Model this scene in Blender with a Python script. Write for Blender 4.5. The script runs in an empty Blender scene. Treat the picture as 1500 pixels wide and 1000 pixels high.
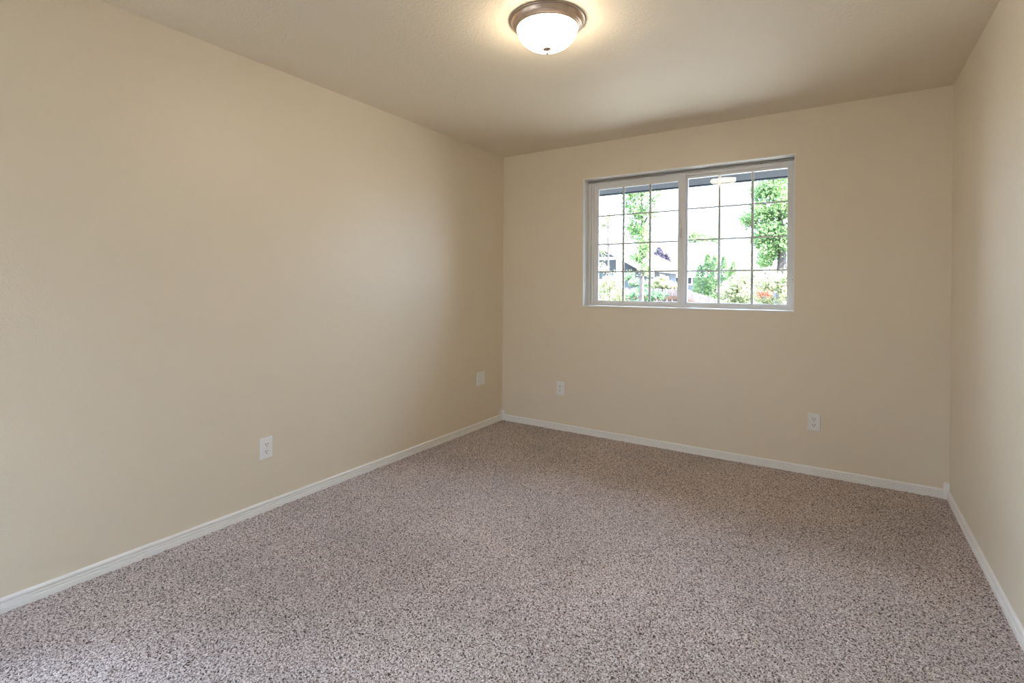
import bpy, bmesh, math, random
import numpy as np
from mathutils import Vector, Matrix

# ------------------------------------------------------------------ camera, sky, sun, exposure
S = bpy.context.scene
COL = S.collection
CAM = Vector((2.6438, -3.9174, 1.2367))
FPX, YAW, PIT, ROL, CYO = 742.82, 0.5756, -0.0067, 0.0057, -74.56
_f = Vector((-math.sin(YAW) * math.cos(PIT), math.cos(YAW) * math.cos(PIT), math.sin(PIT)))
_r = Vector((math.cos(YAW), math.sin(YAW), 0))
_u = _r.cross(_f)
RT = _r * math.cos(ROL) + _u * math.sin(ROL)
UP = -_r * math.sin(ROL) + _u * math.cos(ROL)
cd = bpy.data.cameras.new('camera')
cam = bpy.data.objects.new('camera', cd)
COL.objects.link(cam)
M = Matrix((RT, UP, -_f)).transposed().to_4x4()
M.translation = CAM
cam.matrix_world = M
cd.sensor_width = 36.0
cd.lens = FPX / 1500 * 36
cd.shift_y = CYO / 1500
cd.clip_start = 0.02
cd.clip_end = 400
S.camera = cam

SKY_HORIZON = 3.3
world = bpy.data.worlds.new('sky')
S.world = world
world.use_nodes = True
wn = world.node_tree
wn.nodes.clear()
wo = wn.nodes.new('ShaderNodeOutputWorld')
bg = wn.nodes.new('ShaderNodeBackground')
# bright hazy sky, brighter overhead than at the horizon
geo = wn.nodes.new('ShaderNodeTexCoord')
sep = wn.nodes.new('ShaderNodeSeparateXYZ')
wn.links.new(geo.outputs['Generated'], sep.inputs[0])
mr = wn.nodes.new('ShaderNodeMapRange')
mr.inputs['From Min'].default_value = 0.0
mr.inputs['From Max'].default_value = 1.0
mr.inputs['To Min'].default_value = SKY_HORIZON
mr.inputs['To Max'].default_value = SKY_HORIZON * 5.2
wn.links.new(sep.outputs['Z'], mr.inputs['Value'])
bg.inputs['Color'].default_value = (0.75, 0.95, 1.26, 1)
wn.links.new(mr.outputs[0], bg.inputs['Strength'])
wn.links.new(bg.outputs[0], wo.inputs[0])

sd = bpy.data.lights.new('sun', 'SUN')
sd.energy = 62.0
sd.angle = math.radians(0.6)
sd.color = (1.0, 0.95, 0.88)
sun = bpy.data.objects.new('sun', sd)
COL.objects.link(sun)
sun.rotation_euler = Vector((-0.85, -0.02, -0.95)).to_track_quat('-Z', 'Y').to_euler()

S.view_settings.view_transform = 'Standard'
S.view_settings.look = 'None'
S.view_settings.gamma = 1
S.view_settings.use_curve_mapping = False
S.view_settings.exposure = 0.60
S.cycles.use_denoising = True
S.cycles.max_bounces = 16
S.cycles.diffuse_bounces = 10
S.cycles.glossy_bounces = 4
S.cycles.transparent_max_bounces = 12
S.cycles.caustics_reflective = False
S.cycles.caustics_refractive = False
S.cycles.sample_clamp_indirect = 30.0
LAMP_STRENGTH = 31.0

# ------------------------------------------------------------------ helpers
def at(px, py, Y):
    """the point of the world that photograph pixel (px, py) looks at, at depth Y behind the window wall"""
    d = _f + RT * ((px - 750) / FPX) - UP * ((py - 500 - CYO) / FPX)
    return CAM + d * ((Y - CAM.y) / d.y)


def new_mat(name):
    m = bpy.data.materials.new(name)
    m.use_nodes = True
    return m, m.node_tree, m.node_tree.nodes['Principled BSDF']


def plain(name, col, rough=0.5, metal=0.0, spec=0.5, noise=0.0, nscale=20.0, bump=0.0, bscale=200.0):
    m, nt, b = new_mat(name)
    b.inputs['Base Color'].default_value = (*col, 1)
    b.inputs['Roughness'].default_value = rough
    b.inputs['Metallic'].default_value = metal
    b.inputs['Specular IOR Level'].default_value = spec
    tc = nt.nodes.new('ShaderNodeTexCoord')
    if noise > 0:
        n = nt.nodes.new('ShaderNodeTexNoise')
        n.inputs['Scale'].default_value = nscale
        n.inputs['Detail'].default_value = 4
        nt.links.new(tc.outputs['Object'], n.inputs['Vector'])
        r = nt.nodes.new('ShaderNodeValToRGB')
        r.color_ramp.elements[0].position = 0.3
        r.color_ramp.elements[1].position = 0.7
        r.color_ramp.elements[0].color = (*[c * (1 - noise) for c in col], 1)
        r.color_ramp.elements[1].color = (*[min(1, c * (1 + noise)) for c in col], 1)
        nt.links.new(n.outputs['Fac'], r.inputs[0])
        nt.links.new(r.outputs[0], b.inputs['Base Color'])
    if bump > 0:
        n2 = nt.nodes.new('ShaderNodeTexNoise')
        n2.inputs['Scale'].default_value = bscale
        n2.inputs['Detail'].default_value = 3
        nt.links.new(tc.outputs['Object'], n2.inputs['Vector'])
        bp = nt.nodes.new('ShaderNodeBump')
        bp.inputs['Strength'].default_value = bump
        bp.inputs['Distance'].default_value = 0.002
        nt.links.new(n2.outputs['Fac'], bp.inputs['Height'])
        nt.links.new(bp.outputs[0], b.inputs['Normal'])
    return m


def leaf_mat(name, c1, c2, scale=3.0):
    m = bpy.data.materials.new(name)
    m.use_nodes = True
    nt = m.node_tree
    nt.nodes.clear()
    out = nt.nodes.new('ShaderNodeOutputMaterial')
    tc = nt.nodes.new('ShaderNodeTexCoord')
    n = nt.nodes.new('ShaderNodeTexNoise')
    n.inputs['Scale'].default_value = scale
    n.inputs['Detail'].default_value = 6
    n.inputs['Roughness'].default_value = 0.8
    nt.links.new(tc.outputs['Object'], n.inputs['Vector'])
    r = nt.nodes.new('ShaderNodeValToRGB')
    r.color_ramp.elements[0].position = 0.35
    r.color_ramp.elements[1].position = 0.65
    r.color_ramp.elements[0].color = (*c1, 1)
    r.color_ramp.elements[1].color = (*c2, 1)
    nt.links.new(n.outputs['Fac'], r.inputs[0])
    d = nt.nodes.new('ShaderNodeBsdfDiffuse')
    t = nt.nodes.new('ShaderNodeBsdfTranslucent')
    nt.links.new(r.outputs[0], d.inputs[0])
    nt.links.new(r.outputs[0], t.inputs[0])
    mx = nt.nodes.new('ShaderNodeMixShader')
    mx.inputs[0].default_value = 0.35
    nt.links.new(d.outputs[0], mx.inputs[1])
    nt.links.new(t.outputs[0], mx.inputs[2])
    nt.links.new(mx.outputs[0], out.inputs[0])
    return m


class MB:
    """collects shapes into one mesh"""
    def __init__(self):
        self.v, self.f = [], []

    def add(self, vs, fs):
        o = len(self.v)
        self.v += [tuple(x) for x in vs]
        self.f += [tuple(i + o for i in q) for q in fs]
        return self

    def box(self, a, b):
        (x0, y0, z0), (x1, y1, z1) = a, b
        x0, x1 = min(x0, x1), max(x0, x1)
        y0, y1 = min(y0, y1), max(y0, y1)
        z0, z1 = min(z0, z1), max(z0, z1)
        return self.add([(x0, y0, z0), (x1, y0, z0), (x1, y1, z0), (x0, y1, z0), (x0, y0, z1), (x1, y0, z1), (x1, y1, z1), (x0, y1, z1)],
                        [(0, 3, 2, 1), (4, 5, 6, 7), (0, 1, 5, 4), (1, 2, 6, 5), (2, 3, 7, 6), (3, 0, 4, 7)])

    def ring(self, x0, x1, z0, z1, l, r, b, t, y0, y1):
        """a rectangular frame in the XZ plane with member widths l, r, b, t"""
        xs, zs = (x0, x0 + l, x1 - r, x1), (z0, z0 + b, z1 - t, z1)
        vs = []
        for y in (y0, y1):
            vs += [(xs[0], y, zs[0]), (xs[3], y, zs[0]), (xs[3], y, zs[3]), (xs[0], y, zs[3]),
                   (xs[1], y, zs[1]), (xs[2], y, zs[1]), (xs[2], y, zs[2]), (xs[1], y, zs[2])]
        fs = []
        for i in range(4):
            j = (i + 1) % 4
            fs.append((i, j, 4 + j, 4 + i))
            fs.append((8 + j, 8 + i, 12 + i, 12 + j))
            fs.append((j, i, 8 + i, 8 + j))
            fs.append((4 + i, 4 + j, 12 + j, 12 + i))
        return self.add(vs, fs)

    def lathe(self, prof, seg=64, centre=(0, 0, 0), axis='z'):
        vs, fs = [], []
        n = len(prof)
        for i in range(seg):
            a = 2 * math.pi * i / seg
            for rr, zz in prof:
                p = (rr * math.cos(a), rr * math.sin(a), zz)
                if axis == 'y':
                    p = (p[0], p[2], p[1])
                vs.append((p[0] + centre[0], p[1] + centre[1], p[2] + centre[2]))
        for i in range(seg):
            j = (i + 1) % seg
            for k in range(n - 1):
                fs.append((i * n + k, j * n + k, j * n + k + 1, i * n + k + 1))
        return self.add(vs, fs)

    def tube(self, pts, rads, seg=8):
        pts = [Vector(p) for p in pts]
        o = len(self.v)
        for i, p in enumerate(pts):
            d = (pts[min(i + 1, len(pts) - 1)] - pts[max(i - 1, 0)]).normalized()
            a = d.orthogonal().normalized()
            b = d.cross(a)
            for k in range(seg):
                t = 2 * math.pi * k / seg
                self.v.append(tuple(p + (a * math.cos(t) + b * math.sin(t)) * rads[i]))
        for i in range(len(pts) - 1):
            for k in range(seg):
                k2 = (k + 1) % seg
                self.f.append((o + i * seg + k, o + i * seg + k2, o + (i + 1) * seg + k2, o + (i + 1) * seg + k))
        self.f.append(tuple(o + k for k in range(seg))[::-1])
        self.f.append(tuple(o + (len(pts) - 1) * seg + k for k in range(seg)))
        return self

    def prism(self, poly, axis, a, b):
        """poly: 2-D outline; extruded along axis from a to b"""
        def P(q, t):
            return {'x': (t, q[0], q[1]), 'y': (q[0], t, q[1]), 'z': (q[0], q[1], t)}[axis]
        n = len(poly)
        vs = [P(q, a) for q in poly] + [P(q, b) for q in poly]
        fs = [tuple(range(n))[::-1], tuple(range(n, 2 * n))]
        fs += [(i, (i + 1) % n, n + (i + 1) % n, n + i) for i in range(n)]
        return self.add(vs, fs)

    def build(self, name, mat, parent=None, smooth=False, bevel=0.0, loc=None):
        me = bpy.data.meshes.new(name)
        me.from_pydata(self.v, [], self.f)
        bm = bmesh.new()
        bm.from_mesh(me)
        bmesh.ops.remove_doubles(bm, verts=bm.verts, dist=1e-6)
        bmesh.ops.recalc_face_normals(bm, faces=bm.faces)
        bm.to_mesh(me)
        bm.free()
        me.materials.append(mat)
        if smooth:
            me.polygons.foreach_set('use_smooth', [True] * len(me.polygons))
        o = bpy.data.objects.new(name, me)
        COL.objects.link(o)
        if parent:
            o.parent = parent
        if loc:
            o.location = loc
        if bevel > 0:
            md = o.modifiers.new('bevel', 'BEVEL')
            md.width = bevel
            md.segments = 2
            md.limit_method = 'ANGLE'
        return o


def tag(o, label=None, cat=None, group=None, kind=None):
    for k, v in (('label', label), ('category', cat), ('group', group), ('kind', kind)):
        if v:
            o[k] = v
    return o


def thing(name, loc, label, cat, group=None):
    o = bpy.data.objects.new(name, None)
    o.empty_display_size = 0.1
    o.location = loc
    COL.objects.link(o)
    return tag(o, label, cat, group)


def structure(o):
    o['kind'] = 'structure'
    return o


# ------------------------------------------------------------------ materials
PAINT = (0.725, 0.645, 0.515)


def paint(name, col, bump, scale, rough):
    m, nt, b = new_mat(name)
    b.inputs['Base Color'].default_value = (*col, 1)
    b.inputs['Roughness'].default_value = rough
    b.inputs['Specular IOR Level'].default_value = 0.5
    tc = nt.nodes.new('ShaderNodeTexCoord')
    n = nt.nodes.new('ShaderNodeTexNoise')
    n.inputs['Scale'].default_value = scale
    n.inputs['Detail'].default_value = 2.5
    n.inputs['Roughness'].default_value = 0.5
    nt.links.new(tc.outputs['Object'], n.inputs['Vector'])
    r = nt.nodes.new('ShaderNodeValToRGB')
    r.color_ramp.elements[0].position = 0.42
    r.color_ramp.elements[1].position = 0.66
    nt.links.new(n.outputs['Fac'], r.inputs[0])
    bp = nt.nodes.new('ShaderNodeBump')
    bp.inputs['Strength'].default_value = bump
    bp.inputs['Distance'].default_value = 0.0012
    nt.links.new(r.outputs[0], bp.inputs['Height'])
    nt.links.new(bp.outputs[0], b.inputs['Normal'])
    return m


M_wall = paint('beige orange-peel wall paint', PAINT, 0.30, 120, 0.38)
M_ceil = paint('beige textured ceiling paint', PAINT, 0.50, 90, 0.60)
M_trim = plain('white semi-gloss trim paint', (0.80, 0.79, 0.77), 0.35)
M_vinyl = plain('white vinyl window frame', (0.72, 0.72, 0.71), 0.35)
M_track = plain('grey metal head track', (0.36, 0.35, 0.34), 0.45, 0.3)
M_plate = plain('white plastic plate', (0.78, 0.78, 0.77), 0.3)
M_slot = plain('dark slot', (0.02, 0.02, 0.02), 0.8)
M_screw = plain('painted screw head', (0.6, 0.6, 0.58), 0.35, 0.3)
M_bronze = plain('brushed bronze metal', (0.50, 0.40, 0.32), 0.32, 0.9, noise=0.10, nscale=30)
M_bead = plain('grey plastic bead', (0.30, 0.31, 0.31), 0.4)

m, nt, b = new_mat('white alabaster lamp glass')
b.inputs['Base Color'].default_value = (0.85, 0.8, 0.72, 1)
b.inputs['Roughness'].default_value = 0.3
n = nt.nodes.new('ShaderNodeTexNoise')
n.inputs['Scale'].default_value = 14
n.inputs['Detail'].default_value = 3
n.inputs['Distortion'].default_value = 1.5
tc = nt.nodes.new('ShaderNodeTexCoord')
nt.links.new(tc.outputs['Object'], n.inputs['Vector'])
r = nt.nodes.new('ShaderNodeValToRGB')
r.color_ramp.elements[0].color = (1.0, 0.82, 0.60, 1)
r.color_ramp.elements[1].color = (1.0, 0.88, 0.70, 1)
nt.links.new(n.outputs['Fac'], r.inputs[0])
nt.links.new(r.outputs[0], b.inputs['Emission Color'])
b.inputs['Emission Strength'].default_value = LAMP_STRENGTH
M_bowl = m

m = bpy.data.materials.new('clear window glass')
m.use_nodes = True
nt = m.node_tree
nt.nodes.clear()
out = nt.nodes.new('ShaderNodeOutputMaterial')
tr = nt.nodes.new('ShaderNodeBsdfTransparent')
tr.inputs[0].default_value = (0.97, 0.985, 0.98, 1)
gl = nt.nodes.new('ShaderNodeBsdfGlossy')
gl.inputs['Roughness'].default_value = 0.0
fr = nt.nodes.new('ShaderNodeFresnel')
fr.inputs['IOR'].default_value = 1.25
mx = nt.nodes.new('ShaderNodeMixShader')
nt.links.new(fr.outputs[0], mx.inputs[0])
nt.links.new(tr.outputs[0], mx.inputs[1])
nt.links.new(gl.outputs[0], mx.inputs[2])
nt.links.new(mx.outputs[0], out.inputs[0])
M_glass = m

# carpet: speckled twist pile
m, nt, b = new_mat('speckled brown cut-pile carpet')
tc = nt.nodes.new('ShaderNodeTexCoord')
def noise(scale, detail, rough, dist=0.0):
    q = nt.nodes.new('ShaderNodeTexNoise')
    q.inputs['Scale'].default_value = scale
    q.inputs['Detail'].default_value = detail
    q.inputs['Roughness'].default_value = rough
    q.inputs['Distortion'].default_value = dist
    nt.links.new(tc.outputs['Object'], q.inputs['Vector'])
    return q
nA = noise(160, 1.5, 0.6, 0.9)
rA = nt.nodes.new('ShaderNodeValToRGB')
e = rA.color_ramp.elements
e[0].position, e[0].color = 0.37, (0.055, 0.040, 0.034, 1)
e[1].position, e[1].color = 0.61, (0.74, 0.66, 0.645, 1)
x = e.new(0.43); x.color = (0.29, 0.228, 0.212, 1)
x = e.new(0.52); x.color = (0.50, 0.43, 0.41, 1)
nt.links.new(nA.outputs['Fac'], rA.inputs[0])
nB = noise(1.3, 3, 0.55, 0.6)          # pile brushed this way and that by the vacuum cleaner
rB = nt.nodes.new('ShaderNodeMapRange')
rB.inputs['From Min'].default_value = 0.3
rB.inputs['From Max'].default_value = 0.7
rB.inputs['To Min'].default_value = 0.86
rB.inputs['To Max'].default_value = 1.12
nt.links.new(nB.outputs['Fac'], rB.inputs['Value'])
mul = nt.nodes.new('ShaderNodeMix')
mul.data_type = 'RGBA'
mul.blend_type = 'MULTIPLY'
mul.inputs['Factor'].default_value = 1.0
nt.links.new(rA.outputs[0], mul.inputs['A'])
nt.links.new(rB.outputs[0], mul.inputs['B'])
nt.links.new(mul.outputs['Result'], b.inputs['Base Color'])
b.inputs['Roughness'].default_value = 0.95
b.inputs['Specular IOR Level'].default_value = 0.15
b.inputs['Sheen Weight'].default_value = 0.15
bp = nt.nodes.new('ShaderNodeBump')
bp.inputs['Strength'].default_value = 0.8
bp.inputs['Distance'].default_value = 0.006
nt.links.new(nA.outputs['Fac'], bp.inputs['Height'])
nt.links.new(bp.outputs[0], b.inputs['Normal'])
M_carpet = m

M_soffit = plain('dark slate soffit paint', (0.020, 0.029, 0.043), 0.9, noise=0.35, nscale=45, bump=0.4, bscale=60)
M_roof = plain('brown asphalt shingle', (0.12, 0.10, 0.09), 0.9, noise=0.3, nscale=12)
M_siding = plain('tan siding', (0.45, 0.40, 0.32), 0.8)

# ------------------------------------------------------------------ the room
W, H, D = 3.1888, 2.44, -5.3          # width, ceiling height, wall behind the camera
T = 0.17                               # thickness of the window wall
OX0, OX1, OZ0, OZ1 = 0.8125, 2.3780, 1.0797, 2.1514   # the window opening
LIN = 0.006

mb = MB()
mb.ring(-0.15, W + 0.15, -0.30, H + 0.12, OX0 + 0.15, W + 0.15 - OX1, OZ0 + 0.30, H + 0.12 - OZ1, 0.0, T)
structure(mb.build('wall_back', M_wall))
SY0, SY1, SZ0, SZ1 = -5.15, -3.45, 0.35, 2.20     # opening for the unseen window added as fill light
structure(MB().box((-0.15, D - 0.12, -0.3), (0, SY0, H + 0.12)).box((-0.15, SY1, -0.3), (0, 0, H + 0.12)).box((-0.15, SY0, -0.3), (0, SY1, SZ0)).box((-0.15, SY0, SZ1), (0, SY1, H + 0.12)).build('wall_left', M_wall))
structure(MB().box((W, D - 0.12, -0.3), (W + 0.15, 0, H + 0.12)).build('wall_right', M_wall))
PX0, PX1, PZ1 = 0.12, 1.10, 2.04        # opening for the unseen patio door added as fill light
structure(MB().box((0, D - 0.12, -0.3), (PX0, D, H + 0.12)).box((PX1, D - 0.12, -0.3), (W, D, H + 0.12)).box((PX0, D - 0.12, PZ1), (PX1, D, H + 0.12)).box((PX0, D - 0.12, -0.3), (PX1, D, -0.01)).build('wall_front', M_wall))
structure(MB().box((0, D, H), (W, 0, H + 0.12)).build('ceiling', M_ceil))

# carpeted floor: a grid whose pile height wavers, so its edge along the skirting is woolly
def carpet():
    nx, ny = 400, 662
    xs = np.linspace(0.0, W, nx)
    ys = np.linspace(D, 0.0, ny)
    X, Y = np.meshgrid(xs, ys)
    rng = np.random.default_rng(3)
    Z = rng.normal(0, 0.0020, X.shape) + 0.0005
    V = np.stack([X, Y, np.clip(Z, -0.006, 0.006)], -1).reshape(-1, 3)
    i = np.arange(nx * ny).reshape(ny, nx)
    F = np.stack([i[:-1, :-1], i[:-1, 1:], i[1:, 1:], i[1:, :-1]], -1).reshape(-1, 4)
    me = bpy.data.meshes.new('floor')
    me.vertices.add(len(V))
    me.vertices.foreach_set('co', V.ravel().astype(np.float32))
    me.loops.add(F.size)
    me.loops.foreach_set('vertex_index', F.ravel().astype(np.int32))
    me.polygons.add(len(F))
    me.polygons.foreach_set('loop_start', (np.arange(len(F)) * 4).astype(np.int32))
    me.polygons.foreach_set('use_smooth', np.ones(len(F), dtype=bool))
    me.update(calc_edges=True)
    me.materials.append(M_carpet)
    o = bpy.data.objects.new('floor', me)
    COL.objects.link(o)
    return structure(o)
carpet()

# baseboards: 55 mm, a flat foot, a groove, a band, a second groove and a rounded top
HB, TB = 0.0560, 0.0125
PROF = [(0, -0.008), (TB, -0.008), (TB, 0.022), (TB - 0.0060, 0.0232), (TB - 0.0028, 0.0275), (TB - 0.0028, 0.0350),
        (TB - 0.0080, 0.0368), (TB - 0.0040, 0.0405), (TB - 0.0030, 0.0475), (TB - 0.0055, 0.0525), (TB - 0.0095, HB), (0, HB)]
BK = 0.026
MB().prism([(q[0], q[1]) for q in PROF], 'y', D, -BK * 0.8).build('baseboard_left', M_trim)
MB().prism([(W - q[0], q[1]) for q in PROF], 'y', D, -BK * 0.8).build('baseboard_right', M_trim)
MB().prism([(-q[0], q[1]) for q in PROF], 'x', BK * 0.8, W - BK * 0.8).build('baseboard_back', M_trim)
MB().prism([(D + q[0], q[1]) for q in PROF], 'x', TB, PX0).prism([(D + q[0], q[1]) for q in PROF], 'x', PX1, W - TB).build('baseboard_front', M_trim)
# corner blocks: small square posts with a chamfered cap
def corner_block(name, sx, x):
    s, c = BK, 0.003
    out_ = [(0, 0), (sx * s, 0), (sx * s, -s * 0.55), (sx * s * 0.55, -s), (0, -s)]
    mbb = MB().prism([(x + q[0], q[1]) for q in out_], 'z', -0.008, 0.093)
    mbb.prism([(x + q[0] * 0.85, q[1] * 0.85) for q in out_], 'z', 0.093, 0.0965)
    return structure(mbb.build(name, M_trim, bevel=0.0012))
corner_block('trim_1', 1, 0.0)
corner_block('trim_2', -1, W)
for n_ in ('baseboard_left', 'baseboard_right', 'baseboard_back', 'baseboard_front'):
    structure(bpy.data.objects[n_])

# sliding glass door added behind the camera to bring in extra daylight
pd = thing('fill_door', (0.5 * (PX0 + PX1), D - 0.06, 0), 'white sliding glass patio door added unseen behind the camera for fill daylight', 'door')
pd['kind'] = 'structure'
hw = (PX1 - PX0) / 2
MB().ring(-hw, hw, -0.01, PZ1, 0.04, 0.04, 0.03, 0.04, -0.06, 0.062).build('fill_door_frame', M_vinyl, pd)
for x0, x1, y0 in ((-hw + 0.04, 0.03, -0.01), (-0.03, hw - 0.04, -0.045)):
    pl = MB().ring(x0, x1, 0.02, PZ1 - 0.04, 0.06, 0.06, 0.08, 0.06, y0, y0 + 0.03).build('sliding_panel', M_vinyl, pd)
    MB().box((x0 + 0.06, y0 + 0.013, 0.10), (x1 - 0.06, y0 + 0.018, PZ1 - 0.10)).build('glass_pane', M_glass, pl)

# extra window, out of view in the left wall, added to brighten the room
w2 = thing('fill_window', (-0.08, (SY0 + SY1) / 2, SZ0), 'white picture window added out of view in the left wall for fill daylight', 'window')
w2['kind'] = 'structure'
w2.rotation_euler.z = math.pi / 2
hw = (SY1 - SY0) / 2
MB().ring(-hw, hw, 0, SZ1 - SZ0, 0.05, 0.05, 0.05, 0.05, -0.05, 0.05).build('window_frame', M_vinyl, w2)
MB().box((-0.02, -0.03, 0.05), (0.02, 0.03, SZ1 - SZ0 - 0.05)).build('mullion', M_vinyl, w2)
MB().box((-hw + 0.05, -0.003, 0.05), (-0.02, 0.003, SZ1 - SZ0 - 0.05)).build('glass_pane', M_glass, w2)
MB().box((0.02, -0.003, 0.05), (hw - 0.05, 0.003, SZ1 - SZ0 - 0.05)).build('glass_pane', M_glass, w2)
MB().box((-hw, -0.095, -0.01), (hw, -0.05, 0.012)).build('window_sill', M_trim, w2)

# ------------------------------------------------------------------ the window
win = thing('window_1', (1.595, 0.11, OZ0), 'white vinyl sliding window with grilles, recessed in the back wall', 'window')
win['kind'] = 'structure'
base = Vector(win.location)
def wpart(mb_, name, mat, parent=win, bevel=0.0, smooth=False):
    mb_.v = [(p[0] - base.x, p[1] - base.y, p[2] - base.z) for p in mb_.v]
    return mb_.build(name, mat, parent, smooth, bevel)

wpart(MB().ring(OX0, OX1, OZ0, OZ1, LIN, LIN, LIN, LIN, -0.0015, T), 'jamb_lining', M_trim)
wpart(MB().box((OX0 - 0.002, -0.004, OZ0 - 0.003), (OX1 + 0.002, 0.112, OZ0 + 0.0075)), 'window_sill', M_trim, bevel=0.002)
FX0, FX1, FZ0, FZ1 = OX0 + LIN, OX1 - LIN, OZ0 + 0.0075, OZ1 - LIN
fr_ = MB()
fr_.ring(FX0, FX1, FZ0, FZ1, 0.022, 0.016, 0.012, 0.022, 0.103, 0.168)
fr_.ring(FX0 + 0.018, FX1 - 0.012, FZ0 + 0.009, FZ1 - 0.020, 0.024, 0.020, 0.010, 0.018, 0.115, 0.168)
wpart(fr_, 'window_frame', M_vinyl, bevel=0.0015)
wpart(MB().box((FX0 + 0.001, 0.086, 2.1370), (FX1 - 0.001, 0.1075, 2.1435)).box((FX0 + 0.001, 0.100, 2.128), (FX1 - 0.001, 0.1075, 2.1375)), 'head_track', M_track)
wpart(MB().lathe([(0.0001, 0.0), (0.004, 0.0), (0.004, -0.0025), (0.0001, -0.0035)], 12, (2.158, 0.100, 2.1325), 'y'), 'track_screw', M_slot)
# left, sliding sash
ls = wpart(MB().ring(0.8600, 1.6045, 1.0990, 2.1090, 0.040, 0.0365, 0.0285, 0.035, 0.1215, 0.1400), 'sliding_sash', M_vinyl, bevel=0.002)
wpart(MB().ring(0.8960, 1.5710, 1.1240, 2.0770, 0.005, 0.004, 0.004, 0.005, 0.1230, 0.1380), 'glazing_bead', M_vinyl, ls)
wpart(MB().box((0.897, 0.1275, 1.1250), (1.570, 0.1295, 2.0760)), 'glass_pane', M_glass, ls)
g = MB()
for x in (1.1197, 1.3444):
    g.box((x - 0.0090, 0.1315, 1.1250), (x + 0.0090, 0.1355, 2.0760))
for z in (1.8470, 1.6050, 1.3710):
    g.box((0.897, 0.1320, z - 0.0062), (1.570, 0.1350, z + 0.0062))
wpart(g, 'grille', M_vinyl, ls)
# latch on the meeting stile
wpart(MB().box((1.5830, 0.1130, 1.6300), (1.5960, 0.1220, 1.7050)).box((1.5860, 0.1060, 1.6350), (1.5930, 0.1140, 1.6600)), 'latch', M_vinyl, ls, bevel=0.002)
# meeting stile of the fixed light, and the fixed light
wpart(MB().box((1.6050, 0.1100, FZ0 + 0.008), (1.6265, 0.1680, FZ1 - 0.012)), 'meeting_stile', M_vinyl, bevel=0.002)
fs = wpart(MB().ring(1.6265, 2.3420, 1.0990, 2.1200, 0.0085, 0.0190, 0.0260, 0.0290, 0.1320, 0.1680), 'fixed_sash', M_vinyl, bevel=0.002)
wpart(MB().ring(1.6340, 2.3245, 1.1235, 2.0925, 0.004, 0.003, 0.003, 0.004, 0.1400, 0.1670), 'glazing_bead', M_vinyl, fs)
pane = MB().box((1.636, -0.001, -0.485), (2.3235, 0.001, 0.485))
TILT = math.radians(0.9)                # the pane leans a little in its channel
ct, st = math.cos(TILT), math.sin(TILT)
pane.v = [(p[0], 0.1480 + p[1] * ct - p[2] * st, 1.6080 + p[1] * st + p[2] * ct) for p in pane.v]
wpart(pane, 'glass_pane', M_glass, fs)
g = MB()
for x in (1.8660, 2.0945):
    g.box((x - 0.0090, 0.1600, 1.1240), (x + 0.0090, 0.1645, 2.0920))
for z in (1.8560, 1.6110, 1.3700):
    g.box((1.636, 0.1605, z - 0.0062), (2.3235, 0.1640, z + 0.0062))
wpart(g, 'grille', M_vinyl, fs)

# beaded chain hanging at the left side of the frame, cord clip at the right
bc = thing('bead_chain', (0.842, 0.0975, 1.125), 'grey beaded pull chain hanging down the left side of the window frame', 'chain')
c = MB()
for i in range(38):
    z = 0.004 + i * 0.0125
    c.lathe([(0.0001, z - 0.0035), (0.0025, z - 0.0025), (0.0035, z), (0.0025, z + 0.0025), (0.0001, z + 0.0035)], 8)
c.build('beads', M_bead, bc, smooth=True)
MB().tube([(0, 0, 0.0), (0, 0, 1.012)], [0.0007, 0.0007], 5).build('cord', M_vinyl, bc)
cc = thing('cord_tensioner', (2.3610, 0.1030, 1.285), 'small grey cord clip on the right side of the window frame', 'clip')
MB().box((-0.006, -0.010, 0), (0.006, 0.0, 0.030)).build('clip_body', M_vinyl, cc, bevel=0.002)
MB().box((-0.007, -0.012, 0.012), (0.007, -0.009, 0.017)).build('clip_slot', M_bead, cc)
MB().tube([(0, -0.006, 0.03), (0, -0.006, 0.842)], [0.0012, 0.0012], 6).build('cord', M_vinyl, cc)

# ------------------------------------------------------------------ outlets and plates
def plate_mesh(w, h, t=0.0055):
    c_ = 0.0035
    mb_ = MB()
    o_ = [(-w / 2, -h / 2), (w / 2, -h / 2), (w / 2, h / 2), (-w / 2, h / 2)]
    i_ = [(-w / 2 + c_, -h / 2 + c_), (w / 2 - c_, -h / 2 + c_), (w / 2 - c_, h / 2 - c_), (-w / 2 + c_, h / 2 - c_)]
    vs = [(a, 0, b_) for a, b_ in o_] + [(a, -t * 0.5, b_) for a, b_ in o_] + [(a, -t, b_) for a, b_ in i_]
    fs = [(3, 2, 1, 0), (8, 9, 10, 11)]
    for k in range(4):
        j = (k + 1) % 4
        fs += [(k, j, 4 + j, 4 + k), (4 + k, 4 + j, 8 + j, 8 + k)]
    return mb_.add(vs, fs)


def face_outline(n_=28):
    pts = []
    for k in range(n_):
        a = 2 * math.pi * k / n_
        pts.append((0.0172 * math.cos(a), max(-0.0137, min(0.0137, 0.0172 * math.sin(a)))))
    return pts


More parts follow.
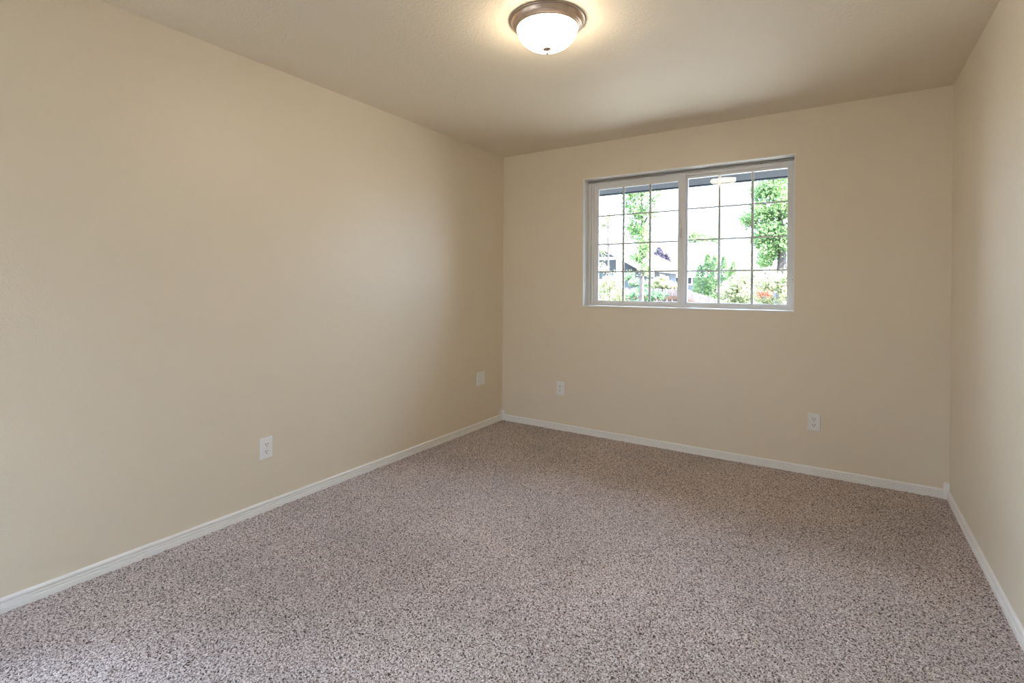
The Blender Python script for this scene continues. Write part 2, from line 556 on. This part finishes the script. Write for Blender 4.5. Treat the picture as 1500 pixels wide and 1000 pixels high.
def outlet(loc, rz, label):
    o = thing('wall_outlet', loc, label, 'outlet', 'duplex power outlets')
    o.rotation_euler.z = rz
    plate_mesh(0.0715, 0.117).build('cover_plate', M_plate, o, bevel=0.0008)
    for s_ in (1, -1):
        rc = MB().prism(face_outline(), 'y', -0.0080, -0.0030)
        rc = rc.build('receptacle', M_plate, o, bevel=0.0006, loc=(0, 0, 0.0195 * s_))
        for nm, sx, hh in (('slot', -0.0064, 0.0052), ('slot', 0.0064, 0.0044)):
            MB().box((sx - 0.0014, -0.0084, 0.0035 - hh), (sx + 0.0014, -0.0075, 0.0035 + hh)).build(nm, M_slot, rc)
        MB().prism([(0.0027 * math.cos(a), -0.0078 + 0.0027 * math.sin(a)) for a in [math.pi * k / 6 for k in range(12)]], 'y', -0.0084, -0.0075).build('ground_hole', M_slot, rc)
    MB().lathe([(0.0001, -0.0068), (0.0026, -0.0066), (0.0032, -0.0050), (0.0001, -0.0050)], 14, axis='y').build('screw', M_screw, o)
    return o


outlet((0.0, -2.317, 0.346), math.pi / 2, 'white duplex outlet low on the left wall, nearest the camera')
outlet((0.608, 0.0, 0.362), 0, 'white duplex outlet on the back wall near the left corner')
outlet((2.5005, 0.0, 0.352), 0, 'white duplex outlet on the back wall right of the window')

bpv = thing('blank_cover_plate', (0.0, -0.340, 0.4350), 'white square blank cover plate on the left wall by the corner', 'cover plate')
bpv.rotation_euler.z = math.pi / 2
plate_mesh(0.123, 0.117).build('cover_plate', M_plate, bpv, bevel=0.0008)
MB().ring(-0.044, 0.044, -0.040, 0.040, 0.0035, 0.0035, 0.0035, 0.0035, -0.0070, -0.0050).build('raised_border', M_plate, bpv, bevel=0.0006)

# ------------------------------------------------------------------ ceiling lamp
lamp = thing('ceiling_lamp', (1.520, -1.905, H), 'round flush ceiling lamp with bronze ring and glowing white glass bowl', 'ceiling lamp')
MB().lathe([(0.0001, 0.0), (0.1680, 0.0), (0.1700, -0.0025), (0.1695, -0.0060), (0.1660, -0.0075), (0.1640, -0.0080), (0.1625, -0.0130), (0.1590, -0.0215),
            (0.1545, -0.0275), (0.1510, -0.0295), (0.1490, -0.0300), (0.1480, -0.0330), (0.1455, -0.0350), (0.1435, -0.0350), (0.1425, -0.0385), (0.1395, -0.0405),
            (0.1365, -0.0405), (0.1340, -0.0380), (0.13, -0.030), (0.0001, -0.026)], 96).build('mounting_ring', M_bronze, lamp, smooth=True)
prof = []
for k in range(25):
    a = math.pi / 2 * k / 24
    prof.append((max(0.0001, 0.1350 * math.cos(a) ** 0.9), -0.0390 - 0.0890 * math.sin(a) ** 1.08))
MB().lathe(prof, 96).build('glass_bowl', M_bowl, lamp, smooth=True)
MB().lathe([(0.0001, -0.1240), (0.0190, -0.1245), (0.0205, -0.1270), (0.0185, -0.1295), (0.0110, -0.1320), (0.0050, -0.1345), (0.0038, -0.1385),
            (0.0040, -0.1400), (0.0062, -0.1420), (0.0070, -0.1450), (0.0060, -0.1485), (0.0030, -0.1505), (0.0001, -0.1510)], 32).build('finial', M_bronze, lamp, smooth=True)

# ------------------------------------------------------------------ outside: our own eave, the yard
eave = structure(MB().box((-0.6, D - 0.4, H + 0.13), (6, 0.80, H + 0.22)).build('roof', M_roof))
structure(MB().box((-3, T, 2.150), (6, 0.752, 2.165)).box((-3, 0.750, 2.141), (6, 0.79, H + 0.13)).build('trim_3', M_soffit))

GZ = -0.40
M_ground = plain('dry gravelly yard', (0.13, 0.125, 0.115), 1.0, noise=0.35, nscale=2.0)
structure(MB().box((-60, T + 0.02, GZ - 0.3), (60, 90, GZ)).build('ground', M_ground))
structure(MB().box((-60, -60, GZ - 0.3), (60, T + 0.019, GZ)).build('ground', M_ground))

rnd = random.Random(11)
def leaves(mb_, pts, size):
    for p in pts:
        s = size * rnd.uniform(0.6, 1.3)
        d = Vector((rnd.gauss(0, 1), rnd.gauss(0, 1), rnd.gauss(0, 1))).normalized()
        e_ = d.orthogonal().normalized()
        e_ = (Matrix.Rotation(rnd.uniform(0, 6.28), 3, d) @ e_)
        g_ = d.cross(e_) * 0.5
        p = Vector(p)
        n_ = d * (s * 0.15)
        mb_.add([p - e_ * s, p + g_ * s + n_, p + e_ * s, p - g_ * s + n_], [(0, 1, 2, 3)])
    return mb_


def ball_pts(n_, c_, r_, shell=0.5):
    out_ = []
    for _ in range(int(n_ * 1.7)):
        d = Vector((rnd.gauss(0, 1), rnd.gauss(0, 1), rnd.gauss(0, 1))).normalized()
        q = rnd.uniform(shell, 1.0) * (1.0 + 0.25 * abs(rnd.gauss(0, 1)))
        out_.append((c_[0] + d.x * r_[0] * q, c_[1] + d.y * r_[1] * q, c_[2] + d.z * r_[2] * q))
    return out_


def cone_pts(n_, c_, r_, h_, power=1.0):
    out_ = []
    for _ in range(int(n_ * 1.7)):
        t = rnd.random() ** 1.4
        q = r_ * (1 - t) ** power * math.sqrt(rnd.uniform(0.45, 1)) + 0.02
        a = rnd.uniform(0, 6.283)
        out_.append((c_[0] + q * math.cos(a), c_[1] + q * math.sin(a), c_[2] + t * h_))
    return out_


def plant(name, root, label, cat, pts, size, mat, trunk=None, bark=None, group=None):
    """root: point on the ground; pts and trunk are in world space"""
    o = thing(name, root, label, cat, group)
    loc = Vector(root)
    mb_ = leaves(MB(), [Vector(p) - loc for p in pts], size)
    mb_.build('foliage', mat, o)
    if trunk:
        tb = MB()
        for pl, rl in trunk:
            tb.tube([Vector(p) - loc for p in pl], rl, 7)
        tb.build('trunk', bark, o)
    return o


M_bark = plain('grey bark', (0.06, 0.05, 0.045), 0.9, noise=0.3, nscale=9)
L_green = leaf_mat('fresh green leaves', (0.05, 0.12, 0.045), (0.22, 0.30, 0.13))
L_teal = leaf_mat('blue-green leaves', (0.03, 0.085, 0.05), (0.17, 0.24, 0.13))
L_yel = leaf_mat('yellow-green leaves', (0.09, 0.12, 0.055), (0.36, 0.37, 0.22))
L_ever = leaf_mat('juniper foliage', (0.04, 0.11, 0.04), (0.21, 0.29, 0.12), 5)
L_purp = leaf_mat('purple-grey needles', (0.035, 0.03, 0.045), (0.11, 0.095, 0.13))
L_red = leaf_mat('coral flowers', (0.385, 0.088, 0.055), (0.414, 0.165, 0.110))
L_far = leaf_mat('far pale foliage', (0.09, 0.14, 0.06), (0.18, 0.24, 0.12))


def G(px, py, Y):
    p = at(px, py, Y)
    return (p.x, p.y, GZ)


def up(px, py, Y, dy=0.0):
    p = at(px, py, Y)
    return Vector((p.x, p.y + dy, p.z))


# slender tree behind the left sash
Y = 6.5
pts = []
for (px, py, rx, rz, n_) in ((924, 284, 11, 13, 260), (941, 282, 12, 12, 260), (921, 305, 9, 16, 200), (938, 310, 12, 17, 380), (926, 335, 9, 16, 260), (940, 338, 11, 17, 430),
                             (943, 362, 10, 14, 360), (936, 378, 12, 10, 300), (948, 392, 8, 9, 160), (958, 292, 9, 11, 130), (966, 281, 9, 7, 60), (957, 312, 5, 14, 90), (933, 262, 20, 16, 300)):
    c_ = up(px, py, Y)
    k = (up(px + 10, py, Y) - c_).length / 10
    pts += ball_pts(n_, c_, (rx * k, 0.35, rz * k), 0.2)
b0 = up(940, 410, Y)
plant('slender_tree', G(940, 410, Y), 'tall slender green tree seen through the left sash', 'tree', pts, 0.032, L_green,
      [([(b0.x, b0.y, GZ), b0, up(942, 340, Y), up(939, 262, Y)], [0.06, 0.05, 0.035, 0.015]), ([up(942, 330, Y), up(958, 300, Y), up(968, 276, Y)], [0.02, 0.012, 0.006])], M_bark)
# sparse tree at the far left of the window
Y = 5.5
pts = []
for (px, py, rx, rz, n_) in ((884, 330, 7, 12, 55), (892, 322, 6, 10, 45), (900, 305, 9, 10, 35), (904, 338, 7, 10, 30), (890, 300, 10, 8, 25), (879, 345, 5, 10, 30), (882, 366, 5, 10, 40), (900, 352, 8, 6, 20), (887, 277, 12, 10, 40)):
    c_ = up(px, py, Y)
    k = (up(px + 10, py, Y) - c_).length / 10
    pts += ball_pts(n_, c_, (rx * k, 0.3, rz * k), 0.1)
b0 = up(891, 395, Y)
plant('sparse_tree', G(891, 410, Y), 'sparse young tree with drooping twigs at the left edge of the window', 'tree', pts, 0.038, L_yel,
      [([(b0.x, b0.y, GZ), b0, up(891, 340, Y), up(889, 290, Y)], [0.025, 0.02, 0.014, 0.006]), ([up(891, 335, Y), up(902, 318, Y), up(909, 335, Y)], [0.01, 0.007, 0.003]), ([up(890, 320, Y), up(882, 318, Y), up(877, 340, Y)], [0.01, 0.007, 0.003])], M_bark)
# broad tree on the right
Y = 8.0
pts = []
for (px, py, rx, rz, n_) in ((1135, 275, 22, 20, 650), (1112, 282, 14, 14, 260), (1150, 300, 20, 24, 650), (1118, 312, 22, 18, 650), (1095, 322, 11, 12, 220), (1130, 340, 22, 18, 800),
                             (1112, 352, 10, 12, 260), (1126, 368, 15, 16, 560), (1150, 350, 14, 22, 420), (1120, 385, 10, 7, 180), (1180, 320, 25, 45, 900), (1140, 250, 26, 16, 500)):
    c_ = up(px, py, Y)
    k = (up(px + 10, py, Y) - c_).length / 10
    pts += ball_pts(int(n_ * 1.6), c_, (rx * k, 0.7, rz * k), 0.25)
b0 = up(1145, 400, Y)
plant('broad_tree', G(1145, 410, Y), 'broad leafy green tree filling the right edge of the window', 'tree', pts, 0.036, L_green,
      [([(b0.x, b0.y, GZ), b0, up(1146, 350, Y), up(1140, 290, Y)], [0.12, 0.10, 0.07, 0.02]), ([up(1146, 360, Y), up(1120, 335, Y), up(1095, 320, Y)], [0.05, 0.03, 0.01])], M_bark)
# multi-tipped juniper
Y = 10.6
pts = []
for (px, py0, py1, rx, n_) in ((1037, 372, 432, 20, 900), (1049, 373, 432, 16, 700), (1059, 375, 434, 16, 700), (1026, 388, 430, 14, 500), (1075, 383, 436, 10, 380), (1068, 392, 436, 14, 400), (1018, 402, 432, 9, 240)):
    p0, p1 = up(px, py1 + 25, Y), up(px, py0, Y)
    k = (up(px + 10, py1, Y) - up(px, py1, Y)).length / 10
    pts += cone_pts(int(n_ * 1.8), (p0.x, p0.y + rnd.uniform(-0.2, 0.2), p0.z), rx * k, p1.z - p0.z, 0.75)
b0 = up(1046, 436, Y)
plant('juniper_bush', G(1046, 430, Y), 'pointed light green juniper with several tips behind the fence', 'bush', pts, 0.036, L_ever,
      [([(b0.x, b0.y, GZ), b0], [0.08, 0.06])], M_bark)


def shrub(name, label, Y, spec, size, mat, stem, group=None, cat='shrub'):
    pts_ = []
    for (px, py, rx, rz, n_) in spec:
        c_ = up(px, py, Y)
        k = (up(px + 10, py, Y) - c_).length / 10
        pts_ += ball_pts(n_, c_, (rx * k, 0.3, rz * k), 0.3)
    b_ = up(stem, spec[0][1], Y)
    return plant(name, (b_.x, b_.y, GZ), label, cat, pts_, size, mat,
                 [([(b_.x, b_.y, GZ), (b_.x + 0.03, b_.y, (b_.z + GZ) / 2), (b_.x, b_.y, b_.z)], [0.03, 0.025, 0.012])], M_bark)


shrub('rose_bush', 'yellow-green leafy shrub in front of the juniper', 5.5, [(1068, 425, 14, 14, 260), (1085, 415, 14, 14, 260), (1095, 432, 12, 12, 220), (1075, 442, 16, 10, 220), (1092, 400, 7, 6, 50)], 0.038, L_yel, 1080)
rb = shrub('flowering_bush', 'pale shrub with coral blossoms at the lower right of the window', 5.0, [(1115, 415, 14, 14, 200), (1135, 412, 16, 16, 260), (1150, 425, 12, 18, 260), (1120, 440, 18, 9, 160), (1160, 405, 10, 14, 160), (1108, 398, 8, 5, 50)], 0.034, L_yel, 1130)
fl = []
for (px, py, rx, rz, n_) in ((1113, 431, 5, 7, 60), (1126, 430, 6, 5, 60)):
    c_ = up(px, py, 4.7)
    k = (up(px + 10, py, 4.7) - c_).length / 10
    fl += [Vector(q) - Vector(rb.location) for q in ball_pts(n_, c_, (rx * k, 0.1, rz * k), 0.2)]
tag(leaves(MB(), fl, 0.028).build('blossoms', L_red, rb), 'coral blossoms')
shrub('leafy_shrub', 'low pale shrub at the lower left corner of the window', 5.0, [(885, 420, 10, 12, 130), (898, 412, 12, 12, 150), (890, 436, 14, 9, 130), (905, 432, 10, 10, 110), (882, 392, 5, 8, 40)], 0.036, L_yel, 893)
shrub('dark_shrub', 'blue-green shrub below the slender tree', 8.5, [(934, 414, 9, 5, 260), (922, 404, 6, 6, 80), (945, 416, 7, 4, 120)], 0.05, L_teal, 932)
shrub('yellow_shrub', 'yellow shrub behind the fence, left of the window mullion', 9.5, [(963, 415, 13, 6, 420), (975, 416, 10, 4, 260), (985, 419, 8, 3, 120), (945, 397, 8, 6, 140), (971, 408, 5, 4, 80)], 0.055, L_yel, 970)
shrub('rambling_vine', 'dark leafy sprigs climbing over the fence at left', 7.0, [(918, 432, 10, 8, 60), (938, 428, 12, 8, 100), (957, 432, 8, 7, 60), (968, 432, 6, 6, 70), (945, 440, 14, 4, 60)], 0.05, L_teal, 940)

# far conifer and far trees
p0, p1 = up(965, 398, 20.6), up(965, 363, 20.6)
plant('purple_conifer', (p0.x, p0.y, GZ), 'small purple-grey conifer rising behind the white gable', 'tree',
      cone_pts(1100, p0, 0.75, p1.z - p0.z, 0.9) + cone_pts(350, up(976, 400, 20.6), 0.5, 0.9, 0.9), 0.085, L_purp, [([(p0.x, p0.y, GZ), p1], [0.09, 0.02])], M_bark)
for (nm, lb, px, py, rx, rz) in (('far_tree', 'hazy far tree above the shingle roof, beside the mullion', 1018, 351, 16, 13), ('far_tree', 'hazy far tree over the right end of the shingle roof ridge', 1041, 354, 12, 10)):
    Y = 38 if px < 1030 else 43
    c_ = up(px, py, Y)
    k = (up(px + 10, py, Y) - c_).length / 10
    plant(nm, (c_.x, c_.y, GZ), lb, 'tree', ball_pts(700, c_, (rx * k, 1.2, rz * k), 0.2), 0.16, L_far, [([(c_.x, c_.y, GZ), c_], [0.25, 0.1])], M_bark, 'far trees')

# fences of upright cedar boards
M_cedar = plain('weathered cedar boards', (0.14, 0.10, 0.085), 0.9, noise=0.35, nscale=6)
M_rail = plain('brown cedar rail', (0.12, 0.06, 0.035), 0.9, noise=0.2, nscale=6)
def fence(label, a, b_, bw=0.14):
    o = thing('wooden_fence', (a.x, a.y, GZ), label, 'fence')
    v = b_ - a
    flat = Vector((v.x, v.y, 0))
    L = flat.length
    o.rotation_euler.z = math.atan2(v.y, v.x)
    n_ = max(2, int(L / bw))
    mb_ = MB()
    for i in range(n_):
        x0, x1 = i * L / n_ + 0.006, (i + 1) * L / n_ - 0.006
        h_ = a.z + v.z * (i + 0.5) / n_ - GZ + rnd.uniform(-0.02, 0.02)
        dy = rnd.uniform(-0.004, 0.004)
        mb_.prism([(x0, 0), (x1, 0), (x1, h_ - 0.04), (x1 - 0.035, h_), (x0 + 0.035, h_), (x0, h_ - 0.04)], 'y', -0.01 + dy, 0.01 + dy)
    mb_.build('board_panel', M_cedar, o)
    for q in (0.25, 0.84):
        h0, h1 = (a.z - GZ) * q, (b_.z - GZ) * q
        MB().add([(0, -0.05, h0 - 0.045), (L, -0.05, h1 - 0.045), (L, -0.011, h1 - 0.045), (0, -0.011, h0 - 0.045),
                  (0, -0.05, h0 + 0.045), (L, -0.05, h1 + 0.045), (L, -0.011, h1 + 0.045), (0, -0.011, h0 + 0.045)],
                 [(0, 3, 2, 1), (4, 5, 6, 7), (0, 1, 5, 4), (1, 2, 6, 5), (2, 3, 7, 6), (3, 0, 4, 7)]).build('rail', M_rail, o)
    return o
fence('grey cedar board fence standing level at the left, with a brown rail', up(880, 421.5, 10.5), up(1000, 422.5, 10.5))
fence('reddish cedar board fence sloping down to the right below the juniper', up(1003, 424, 10.2), up(1080, 447, 7.2))

# neighbouring houses
M_hwall = plain('pale grey house siding', (0.09, 0.10, 0.115), 0.8, noise=0.05, nscale=3)
M_hwhite = plain('white house trim', (0.80, 0.80, 0.80), 0.6)
M_hroof = plain('pale grey shingle', (0.085, 0.082, 0.082), 0.9, noise=0.18, nscale=8)
M_hdark = plain('dark window glass and eave shade', (0.012, 0.014, 0.018), 0.4)
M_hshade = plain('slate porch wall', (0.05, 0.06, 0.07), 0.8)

def quad_slab(pts4, n_off):
    """a slab under four corner points, thickened by the vector n_off"""
    n_off = Vector(n_off)
    vs = [Vector(p) for p in pts4] + [Vector(p) + n_off for p in pts4]
    return MB().add(vs, [(0, 1, 2, 3), (7, 6, 5, 4), (0, 4, 5, 1), (1, 5, 6, 2), (2, 6, 7, 3), (3, 7, 4, 0)])

def gable_house(name, label, Y, ridge, eave_, fascia_px, depth, wall_in=0.45, windows=(), column=None):
    """a gable end facing us, its right-hand roof slope seen; ridge and eave_ are pixels of the roof's upper edge"""
    R_, E = at(*ridge, Y), at(*eave_, Y)
    k = (at(ridge[0], ridge[1] + 10, Y) - R_).length / 10
    o = thing(name, (R_.x, Y, GZ), label, 'house')
    base_ = Vector(o.location)
    def L(p):
        return Vector(p) - base_
    Lx = 2 * R_.x - E.x                      # the mirrored left-hand eave
    th = 0.10
    for sx, ex in ((1, E.x), (-1, Lx)):
        quad_slab([L((R_.x, Y, R_.z)), L((ex, Y, E.z)), L((ex, Y + depth, E.z)), L((R_.x, Y + depth, R_.z))], (0, 0, -th)).build('roof_slope', M_hroof, o)
        fw = fascia_px * k
        quad_slab([L((R_.x, Y - 0.03, R_.z - th * 0.7)), L((ex, Y - 0.03, E.z - th * 0.7)), L((ex, Y, E.z - th * 0.7)), L((R_.x, Y, R_.z - th * 0.7))], (0, 0, -fw)).build('fascia', M_hwhite, o)
    yw = Y + wall_in
    wx1 = E.x - 0.5
    wx0 = Lx + 0.5
    sl = (E.z - R_.z) / (E.x - R_.x)
    zt = R_.z + sl * (wx1 - R_.x) - th
    poly = [(wx0, GZ), (wx1, GZ), (wx1, zt), (R_.x, R_.z - th), (wx0, zt)]
    w_ = MB().prism([(p[0] - base_.x, p[1] - base_.z) for p in poly], 'y', wall_in, depth - 0.3)
    w_.build('wall', M_hwall, o)
    for (x0, y0, x1, y1, mt, nm) in windows:
        a_, b2 = at(x0, y0, yw - 0.02), at(x1, y1, yw - 0.02)
        MB().box(tuple(L((a_.x, yw - 0.03, a_.z))), tuple(L((b2.x, yw - 0.001, b2.z)))).build(nm, mt, o)
    if column:
        a_, b2 = at(*column[:2], Y + 0.2), at(*column[2:], Y + 0.2)
        MB().box(tuple(L((a_.x, Y + 0.12, a_.z))), tuple(L((b2.x, Y + 0.12 + (b2.x - a_.x), GZ)))).build('porch_column', M_hwhite, o)
    return o

gable_house('porch_house', 'grey gabled house with a broad white fascia and porch at left', 11.5, (846, 334), (958, 393), 9, 4.0, 0.9,
            [(870, 381, 905, 395, M_hdark, 'porch_window'), (872, 398, 890, 430, M_hshade, 'door'), (912, 383, 933, 398, M_hdark, 'side_window_or_shade'), (868, 377, 908, 380, M_hwhite, 'beam')], (904, 380, 911, 400))  # dark box right of the column stands in for shade under the eave
gable_house('gabled_house', 'smaller white-edged gable behind the slender tree', 16.0, (915, 362), (982, 393), 4.5, 3.0, 0.4,
            [(953, 389, 957, 397, M_hdark, 'side_window_or_shade')])

def hip_house(name, label, Y, ridge0, ridge1, eave0, eave1, back, windows):
    A, B = at(*ridge0, Y + back), at(*ridge1, Y + back)
    E0, E1 = at(*eave0, Y), at(*eave1, Y)
    ze = (E0.z + E1.z) / 2
    zr = (A.z + B.z) / 2
    o = thing(name, ((E0.x + E1.x) / 2, Y, GZ), label, 'house')
    bs = Vector(o.location)
    yb = Y + 2 * back
    vs = [(E0.x, Y, ze), (E1.x, Y, ze), (E1.x, yb, ze), (E0.x, yb, ze), (A.x, Y + back, zr), (B.x, Y + back, zr)]
    MB().add([Vector(v) - bs for v in vs], [(0, 1, 5, 4), (1, 2, 5), (2, 3, 4, 5), (3, 0, 4), (3, 2, 1, 0)]).build('roof', M_hroof, o)
    MB().ring(E0.x - bs.x, E1.x - bs.x, 0, 1, 1, 1, 1, 1, 0, 0) if False else None
    MB().box((E0.x - bs.x - 0.05, -0.08, ze - bs.z - 0.18), (E1.x - bs.x + 0.05, 0.04, ze - bs.z + 0.03)).build('gutter', M_hwhite, o)
    MB().box((E0.x - bs.x + 0.4, 0.5, 0), (E1.x - bs.x - 0.4, 2 * back - 0.5, ze - bs.z - 0.02)).build('wall', M_hwall, o)
    for (x0, y0, x1, y1) in windows:
        a_, b2 = at(x0, y0, Y + 0.47), at(x1, y1, Y + 0.47)
        f_ = MB().ring(a_.x - bs.x - 0.06, b2.x - bs.x + 0.06, b2.z - bs.z - 0.06, a_.z - bs.z + 0.06, 0.07, 0.07, 0.07, 0.07, 0.46, 0.52).build('window', M_hwhite, o)
        MB().box((a_.x - bs.x, 0.485, b2.z - bs.z), (b2.x - bs.x, 0.499, a_.z - bs.z)).build('pane', M_hdark, f_)
    return o

hip_house('shingle_roofed_house', 'pale house with a wide shingle hip roof in the middle of the view', 23.0, (925, 357), (1046, 357), (900, 401), (1092, 402), 5.0,
          [(980, 406, 986, 416), (988, 406, 999, 416), (1003, 406, 1013, 416)])
hip_house('far_house', 'small far house with grey roof between the juniper and the broad tree', 34.0, (1088, 383), (1150, 384), (1076, 394), (1175, 396), 3.0, [(1090, 399, 1096, 404)])
